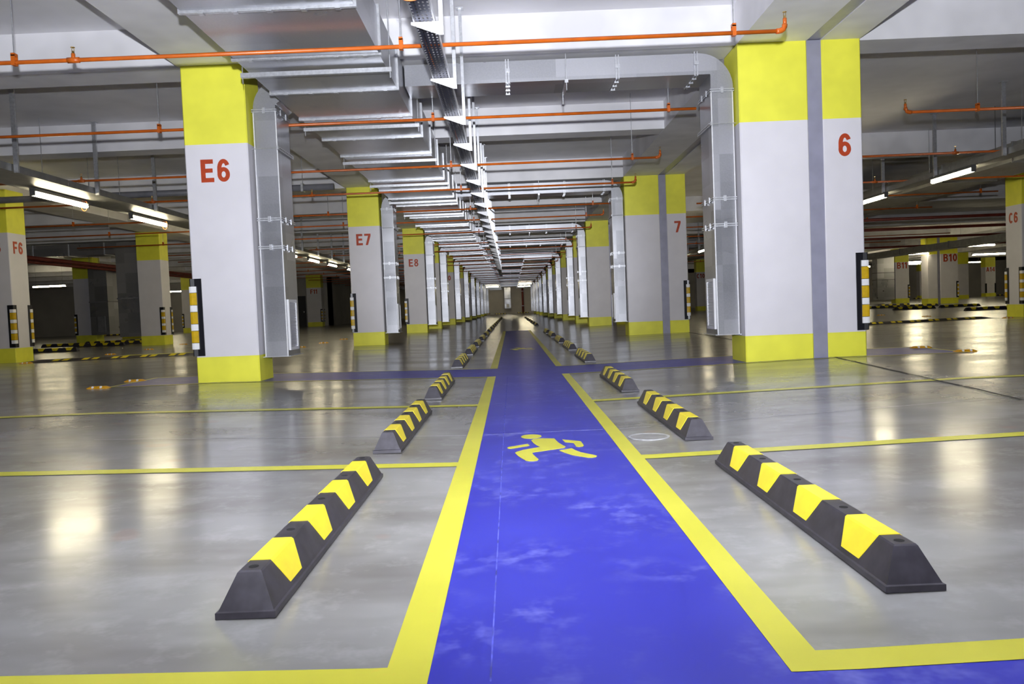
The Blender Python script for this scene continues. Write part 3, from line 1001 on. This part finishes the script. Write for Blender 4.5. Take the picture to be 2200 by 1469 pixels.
# cables lying in the tray and a loose loop
MB().path([(-0.56 + 0.03 * math.sin(k * 0.9), 3.0 + k * 0.6, TZ + 0.014) for k in range(75)], 0.010, 6).build('cable', MAT['cable_orange'], ct)
MB().path([(-0.56 + 0.02 * math.cos(k * 0.7), 3.0 + k * 0.6, TZ + 0.012) for k in range(75)], 0.011, 6).build('cable', MAT['guard_black'], ct)
MB().path([(-0.585 + 0.10 * math.cos(a), 5.40, 2.90 + 0.075 * math.sin(a)) for a in [math.pi * (0.98 + 1.05 * q / 14) for q in range(15)]], 0.006, 6).build('cable_loop', MAT['cable_orange'], ct)


# ------------------------------------------------------------------ lamps
def lamp(x, y, z, length, label, axis='y', loop=False, group=None, wide=0.036, rod_top=None):
    t = thing('tube_lamp', label, 'lamp', (x, y, z), group)
    a, b = (y, y + length) if axis == 'y' else (x, x + length)
    N = 6
    if axis == 'y':
        mb = MB().path([(x, a, z), (x, b, z)], wide, N)
        hb = MB().box(x - 0.045, x + 0.045, a - 0.02, b + 0.02, z + wide + 0.002, z + wide + 0.05)
        caps = [MB().box(x - 0.035, x + 0.035, q - 0.03, q, z - 0.03, z + wide + 0.002) for q in (a, b + 0.03)]
    else:
        mb = MB().path([(a, y, z), (b, y, z)], wide, N)
        hb = MB().box(a - 0.02, b + 0.02, y - 0.045, y + 0.045, z + wide + 0.002, z + wide + 0.05)
        caps = [MB().box(q - 0.03, q, y - 0.035, y + 0.035, z - 0.03, z + wide + 0.002) for q in (a, b + 0.03)]
    mb.build('lamp_tube', MAT['lamp_tube'], t, smooth=True)
    hb.build('housing', MAT['housing'], t)
    for c in caps:
        c.build('end_cap', MAT['housing'], t)
    if axis == 'x':
        for q in (a + 0.15, b - 0.15):
            MB().path([(q, y, z + wide + 0.05), (q, y, rod_top or ZC)], 0.008, 6).build('rod', ZN, t)
    if loop:
        MB().path([(x + 0.05 + 0.045 * math.sin(q * 0.45), b - 0.12 - 0.006 * q, z + 0.07 - 0.085 * (1 - math.cos(q * 0.45))) for q in range(15)], 0.006, 6).build('cable_loop', MAT['cable_orange'], t)
    return t


def lamp_tray(x0, x1, y0, y1, z, label, xs_strut, step=2.1, struts_y=None):
    t = thing('lamp_tray', label, 'cable tray', ((x0 + x1) / 2, y0, z))
    n = int((y1 - y0) / 3)
    for k in range(n):
        a = y0 + (y1 - y0) * k / n
        mb = MB().box(x0, x1, a, a + (y1 - y0) / n - 0.01, z, z + 0.003)
        mb.box(x0 - 0.003, x0, a, a + (y1 - y0) / n - 0.01, z, z + 0.10).box(x1, x1 + 0.003, a, a + (y1 - y0) / n - 0.01, z, z + 0.10)
        mb.build('tray_length', MAT['dark_tray'], t)
    y = y0 + 0.6
    while y < y1:
        for xs_ in xs_strut:
            strut(xs_, y, z - 0.02, ZC, t, 0.03)
        y += step
    return t


GL = 'tube lamps of the aisle by the F columns'
lamp_tray(-7.32, -6.62, 6.0, 46, 2.86, 'grey cable tray carrying lit tubes over the aisle by the F columns', (-6.57,), 2.1)
LY = [12.05, 15.15, 18.4, 21.8, 25.2, 28.3, 31.3, 35.0, 39, 43]
for i, y in enumerate(LY):
    lamp(-7.10, y, 2.76, 1.5, '%s lit tube under the tray beside the F columns' % ORD[i], loop=i < 2, group=GL)
GR = 'tube lamps of the aisle by the C columns'
lamp_tray(7.95, 8.25, 8.0, 46, 2.86, 'narrow cable tray on struts carrying lit tubes by the C columns', (7.90,), 2.05)
for i, y in enumerate([13.6, 16.75, 20.4, 24.2, 28, 32, 36, 40]):
    lamp(7.92, y, 2.77, 1.3, '%s lit tube under the tray beside the C columns' % ORD[i], loop=False, group=GR)
GF = 'distant tube lamps'
for i, (x, y, ln, w) in enumerate(((20.6, 36.7, 1.7, 0.045), (26.9, 46.4, 1.9, 0.05), (20.8, 42.3, 1.4, 0.04), (26.6, 54.0, 1.4, 0.05), (28.0, 57.4, 1.5, 0.05), (25.6, 59.4, 1.2, 0.05))):
    lamp(x, y, 2.75, ln, '%s distant lit tube hanging among the B columns' % ORD[i], 'x', group=GF, wide=w)
for i, (x, y, ln) in enumerate(((-23.4, 39.2, 1.6), (-22.0, 42.4, 0.7), (-22.2, 44.9, 0.7), (-22.5, 52.4, 1.2))):
    lamp(x, y, 2.75, ln, '%s distant lit tube along the dim side wall' % ORD[i], 'x', group=GF, wide=0.04)
for i, (x, y, ln) in enumerate(((-2.35, 78, 1.2), (0.82, 72, 1.1), (0.8, 80, 1.2))):
    lamp(x, y, 2.9, ln, '%s lit tube hung across the far end of the walkway' % ORD[i], 'x', group=GF, wide=0.045, rod_top=3.06)

for i, x in enumerate((-5.6, -1.0, 3.9)):  # extra lamps added out of sight behind a beam to brighten the end wall
    lamp(x, 104.4, 3.78, 1.6, '%s added ceiling tube hidden by a beam, brightening the bare end wall' % ORD[i], 'x', group=GF, wide=0.045)
for i, (x, y) in enumerate(((31.0, 66.0), (37.5, 66.5), (45.5, 66.0), (22.0, 64.0))):  # extra tubes added to lift the dark far wall and column near A14
    lamp(x, y, 3.0, 1.7, '%s added distant tube brightening the pale wall by A14' % ORD[i], 'x', group=GF, wide=0.045)

# ------------------------------------------------------------------ wheel stops
SL, SW, SH = 1.65, 0.15, 0.105


def make_stop(label, group):
    t = thing('wheel_stop', label, 'wheel stop', (0, 0, 0), group)
    fl_, tw, ins = 0.016, 0.054, 0.052
    w = SW / 2
    mb = MB()
    # foot flange
    P = [(-w, 0), (w, 0), (w, SL), (-w, SL)]
    rings = [(w, 0.0, 0.0), (w, 0.0, fl_), (w - 0.006, 0.006, fl_ + 0.002), (tw / 2 + 0.004, ins - 0.004, SH - 0.004), (tw / 2, ins, SH)]
    v, f = [], []
    for a, i_, z in rings:
        v += [(-a, i_, z), (a, i_, z), (a, SL - i_, z), (-a, SL - i_, z)]
    for k in range(len(rings) - 1):
        for q in range(4):
            f.append((4 * k + q, 4 * k + (q + 1) % 4, 4 * k + 4 + (q + 1) % 4, 4 * k + 4 + q))
    f += [(3, 2, 1, 0), (16, 17, 18, 19)]
    mb.add(v, f).build('body', MAT['rubber'], t)
    # reflective bands wrapped over the ridge, standing just proud of the rubber
    d_ = 0.0018
    zl = 0.030
    ra, rz_, rb, rt = w - 0.006, fl_ + 0.002, tw / 2 + 0.004, SH - 0.004
    xl = ra + (rb - ra) * (zl - rz_) / (rt - rz_)
    for a in (0.135, 0.52, 0.905, 1.285):
        b = a + 0.20
        out = [(xl + d_, zl), (rb + d_, rt + d_ * 0.6), (tw / 2, SH + d_)]
        inn = [(tw / 2 - 0.002, SH - 0.003), (rb - 0.003, rt - 0.003), (xl - 0.003, zl)]
        P = [(-x, z) for x, z in out] + out[::-1] + [inn[2], inn[1], inn[0]] + [(-x, z) for x, z in inn]
        v = [(x, a + (0.042 if z == zl else 0.0), z) for x, z in P] + [(x, b - (0.045 if z == zl else 0.0), z) for x, z in P]
        n = len(P)
        f = [(i, (i + 1) % n, n + (i + 1) % n, n + i) for i in range(n)]
        for i in range(5):      # end strips between outer and inner outline
            f += [(i, i + 1, n - 2 - i, n - 1 - i), (n + i, n + i + 1, 2 * n - 2 - i, 2 * n - 1 - i)]
        MB().add(v, f).build('yellow_band', MAT['stop_yellow'], t)
    for y in (0.082, 0.425, 0.812, 1.195, 1.565):
        MB().prism([(0.013 * math.cos(q * math.pi / 6), y + 0.013 * math.sin(q * math.pi / 6)) for q in range(12)], 'z', SH - 0.006, SH + 0.0006).build('bolt_hole', MAT['hole'], t)
    return t


proto = make_stop('', None)
LST = [1.94, 4.19, 6.65, 10.2, 13.0, 15.7, 18.6, 21.6, 25.0, 28.3, 31.6, 35, 38.5, 42, 46, 50, 55, 60]
RST = [1.94, 4.21, 6.65, 10.3, 13.2, 16.0, 19.2, 22.0, 31.6, 35.2, 39, 43, 47, 51, 56]
first_used = False


def put_stop(x, y, rz, label, group):
    global first_used
    if not first_used:
        o = proto
        first_used = True
    else:
        o = dup(proto, (0, 0, 0))
    o.location = (x, y, fz(x) + 0.003)
    WL[o.name] = Vector(o.location)
    o.rotation_euler = (0, 0, rz)
    o['label'], o['group'] = label, group


for i, y in enumerate(LST):
    x = -0.688 if i < 3 else -0.72 - 0.002 * i
    put_stop(x, y, random.uniform(-0.004, 0.004), '%s black and yellow wheel stop ahead on the E column side of the walkway' % ORD[i], 'wheel stops along the walkway by the E columns')
for i, y in enumerate(RST):
    x = 0.972 if i < 3 else 1.0
    put_stop(x, y, random.uniform(-0.004, 0.004), '%s black and yellow wheel stop ahead on the double column side of the walkway' % ORD[i], 'wheel stops along the walkway by the double columns')
for i, (x, y) in enumerate(((-12.0, 22.0), (-14.6, 27.5), (-12.6, 25.9), (-14.0, 29.2), (-12.9, 29.6), (-11.8, 27.6), (-21.5, 50), (-24.5, 50), (-18, 52))):
    put_stop(x, y, math.pi / 2, '%s wheel stop lying crosswise behind the F6 column' % ORD[i], 'wheel stops behind the F6 column')
for i, (x, y) in enumerate(((17.6, 36.1), (16.7, 31.4), (20.6, 41.2), (19.6, 36.6), (19.0, 32.3), (16.5, 26.1), (46, 74), (42, 74), (39, 74))):
    put_stop(x, y, math.pi / 2, '%s wheel stop lying crosswise beyond the C6 column' % ORD[i], 'wheel stops beyond the C6 column')
for i, x in enumerate((-5.2, -2.8, -0.6, 2.4, 4.8)):
    put_stop(x, 107, math.pi / 2, '%s wheel stop lying before the bare end wall' % ORD[i], 'wheel stops before the end wall')


# ------------------------------------------------------------------ speed humps and road studs
def hump(xa, ya, xb, yb, n, label):
    L = math.hypot(xb - xa, yb - ya)
    ang = math.atan2(yb - ya, xb - xa)
    t = thing('speed_hump', label, 'speed hump', (xa, ya, fz(xa)))
    P = [(-0.175, 0), (-0.165, 0.012), (-0.06, 0.048), (0.06, 0.048), (0.165, 0.012), (0.175, 0)]
    o0 = Vector((xa, ya, fz(xa)))
    m_ = MB()
    v = [(0.25 if i not in (0, 5) else 0.0, p, q) for i, (p, q) in enumerate(P)]
    v = [(0.0, p, q * 0.12) for p, q in P] + [(0.3, p, q) for p, q in P] + [(L - 0.3, p, q) for p, q in P] + [(L, p, q * 0.12) for p, q in P]
    f = [(0, 1, 2, 3, 4, 5), tuple(range(18, 24))]
    for k in range(3):
        f += [(k * 6 + i, k * 6 + (i + 1) % 6, k * 6 + 6 + (i + 1) % 6, k * 6 + 6 + i) for i in range(6)]
    m_.add([tuple(Vector(p) + o0) for p in v], f)
    m_.build('hump_body', MAT['rubber'], t)
    for k in range(n):
        x = 0.45 + (L - 0.9) * (k + 0.5) / n
        for dx in (-0.15, 0.03):
            m2 = MB()
            q = [(x + dx, -0.150, 0.0175), (x + dx + 0.11, -0.150, 0.0175), (x + dx + 0.15, -0.065, 0.0475), (x + dx + 0.04, -0.065, 0.0475)]
            m2.add([tuple(Vector(p) + o0) for p in q] + [tuple(Vector(p) + o0 + Vector((0, -0.001, 0.003))) for p in q], [(0, 1, 2, 3), (4, 5, 6, 7), (0, 1, 5, 4), (1, 2, 6, 5), (2, 3, 7, 6), (3, 0, 4, 7)])
            m2.build('yellow_mark', MAT['stop_yellow'], t)
    t.rotation_euler = (0, 0, ang)


hump(-9.75, 15.85, -5.6, 16.5, 6, 'long black and yellow speed hump between the F6 and E6 columns')
hump(7.4, 17.6, 11.25, 18.75, 6, 'long black and yellow speed hump before the C6 column')

stud = thing('road_stud', '', 'road stud', (0, 0, 0), 'amber road studs')
v, f = [], []
for a, b, z in ((0.125, 0.050, 0.0), (0.125, 0.050, 0.006), (0.085, 0.022, 0.024)):
    pts = [(-a, -b * 0.5), (-a * 0.8, -b), (a * 0.8, -b), (a, -b * 0.5), (a, b * 0.5), (a * 0.8, b), (-a * 0.8, b), (-a, b * 0.5)]
    v += [(p, q, z) for p, q in pts]
for k in range(2):
    f += [(8 * k + i, 8 * k + (i + 1) % 8, 8 * k + 8 + (i + 1) % 8, 8 * k + 8 + i) for i in range(8)]
f += [tuple(range(8))[::-1], tuple(range(16, 24))]
MB().add(v, f).build('stud_body', MAT['stud_amber'], stud)
for x in (-0.045, 0.045):
    MB().path([(x, -0.038, 0.012), (x, -0.044, 0.016)], 0.014, 8).build('cat_eye', MAT['reflect_white'], stud)
SP = [(-4.56, 8.72, 'nearer amber road stud where the blue cross strip ends past E6'), (-4.55, 9.55, 'farther amber road stud where the blue cross strip ends past E6'),
      (5.06, 8.9, 'nearer amber road stud at the blue strip end past the column numbered 6'), (5.0, 9.75, 'farther amber road stud at the blue strip end past the column numbered 6'),
      (-9.55, 15.6, 'amber road stud at the foot of the F6 column'), (-9.3, 18.4, 'amber road stud just past the hump by F6'), (-9.5, 20.8, 'second amber road stud past the hump by F6'),
      (-10.0, 24.2, 'amber road stud at the foot of the unlettered column'), (-4.82, 18.1, 'amber road stud on the aisle side of the E7 column'), (-4.81, 20.3, 'amber road stud behind the E7 column'),
      (-4.8, 22.7, 'amber road stud two bays behind the E7 column'), (11.5, 24.8, 'amber road stud well behind the C6 column'), (11.3, 21.7, 'amber road stud just behind the C6 column'),
      (11.4, 18.3, 'amber road stud at the foot of the C6 column')]
for i, (x, y, lab) in enumerate(SP):
    o = stud if i == 0 else dup(stud, (0, 0, 0))
    o.location = (x, y, fz(x))
    o['label'] = lab
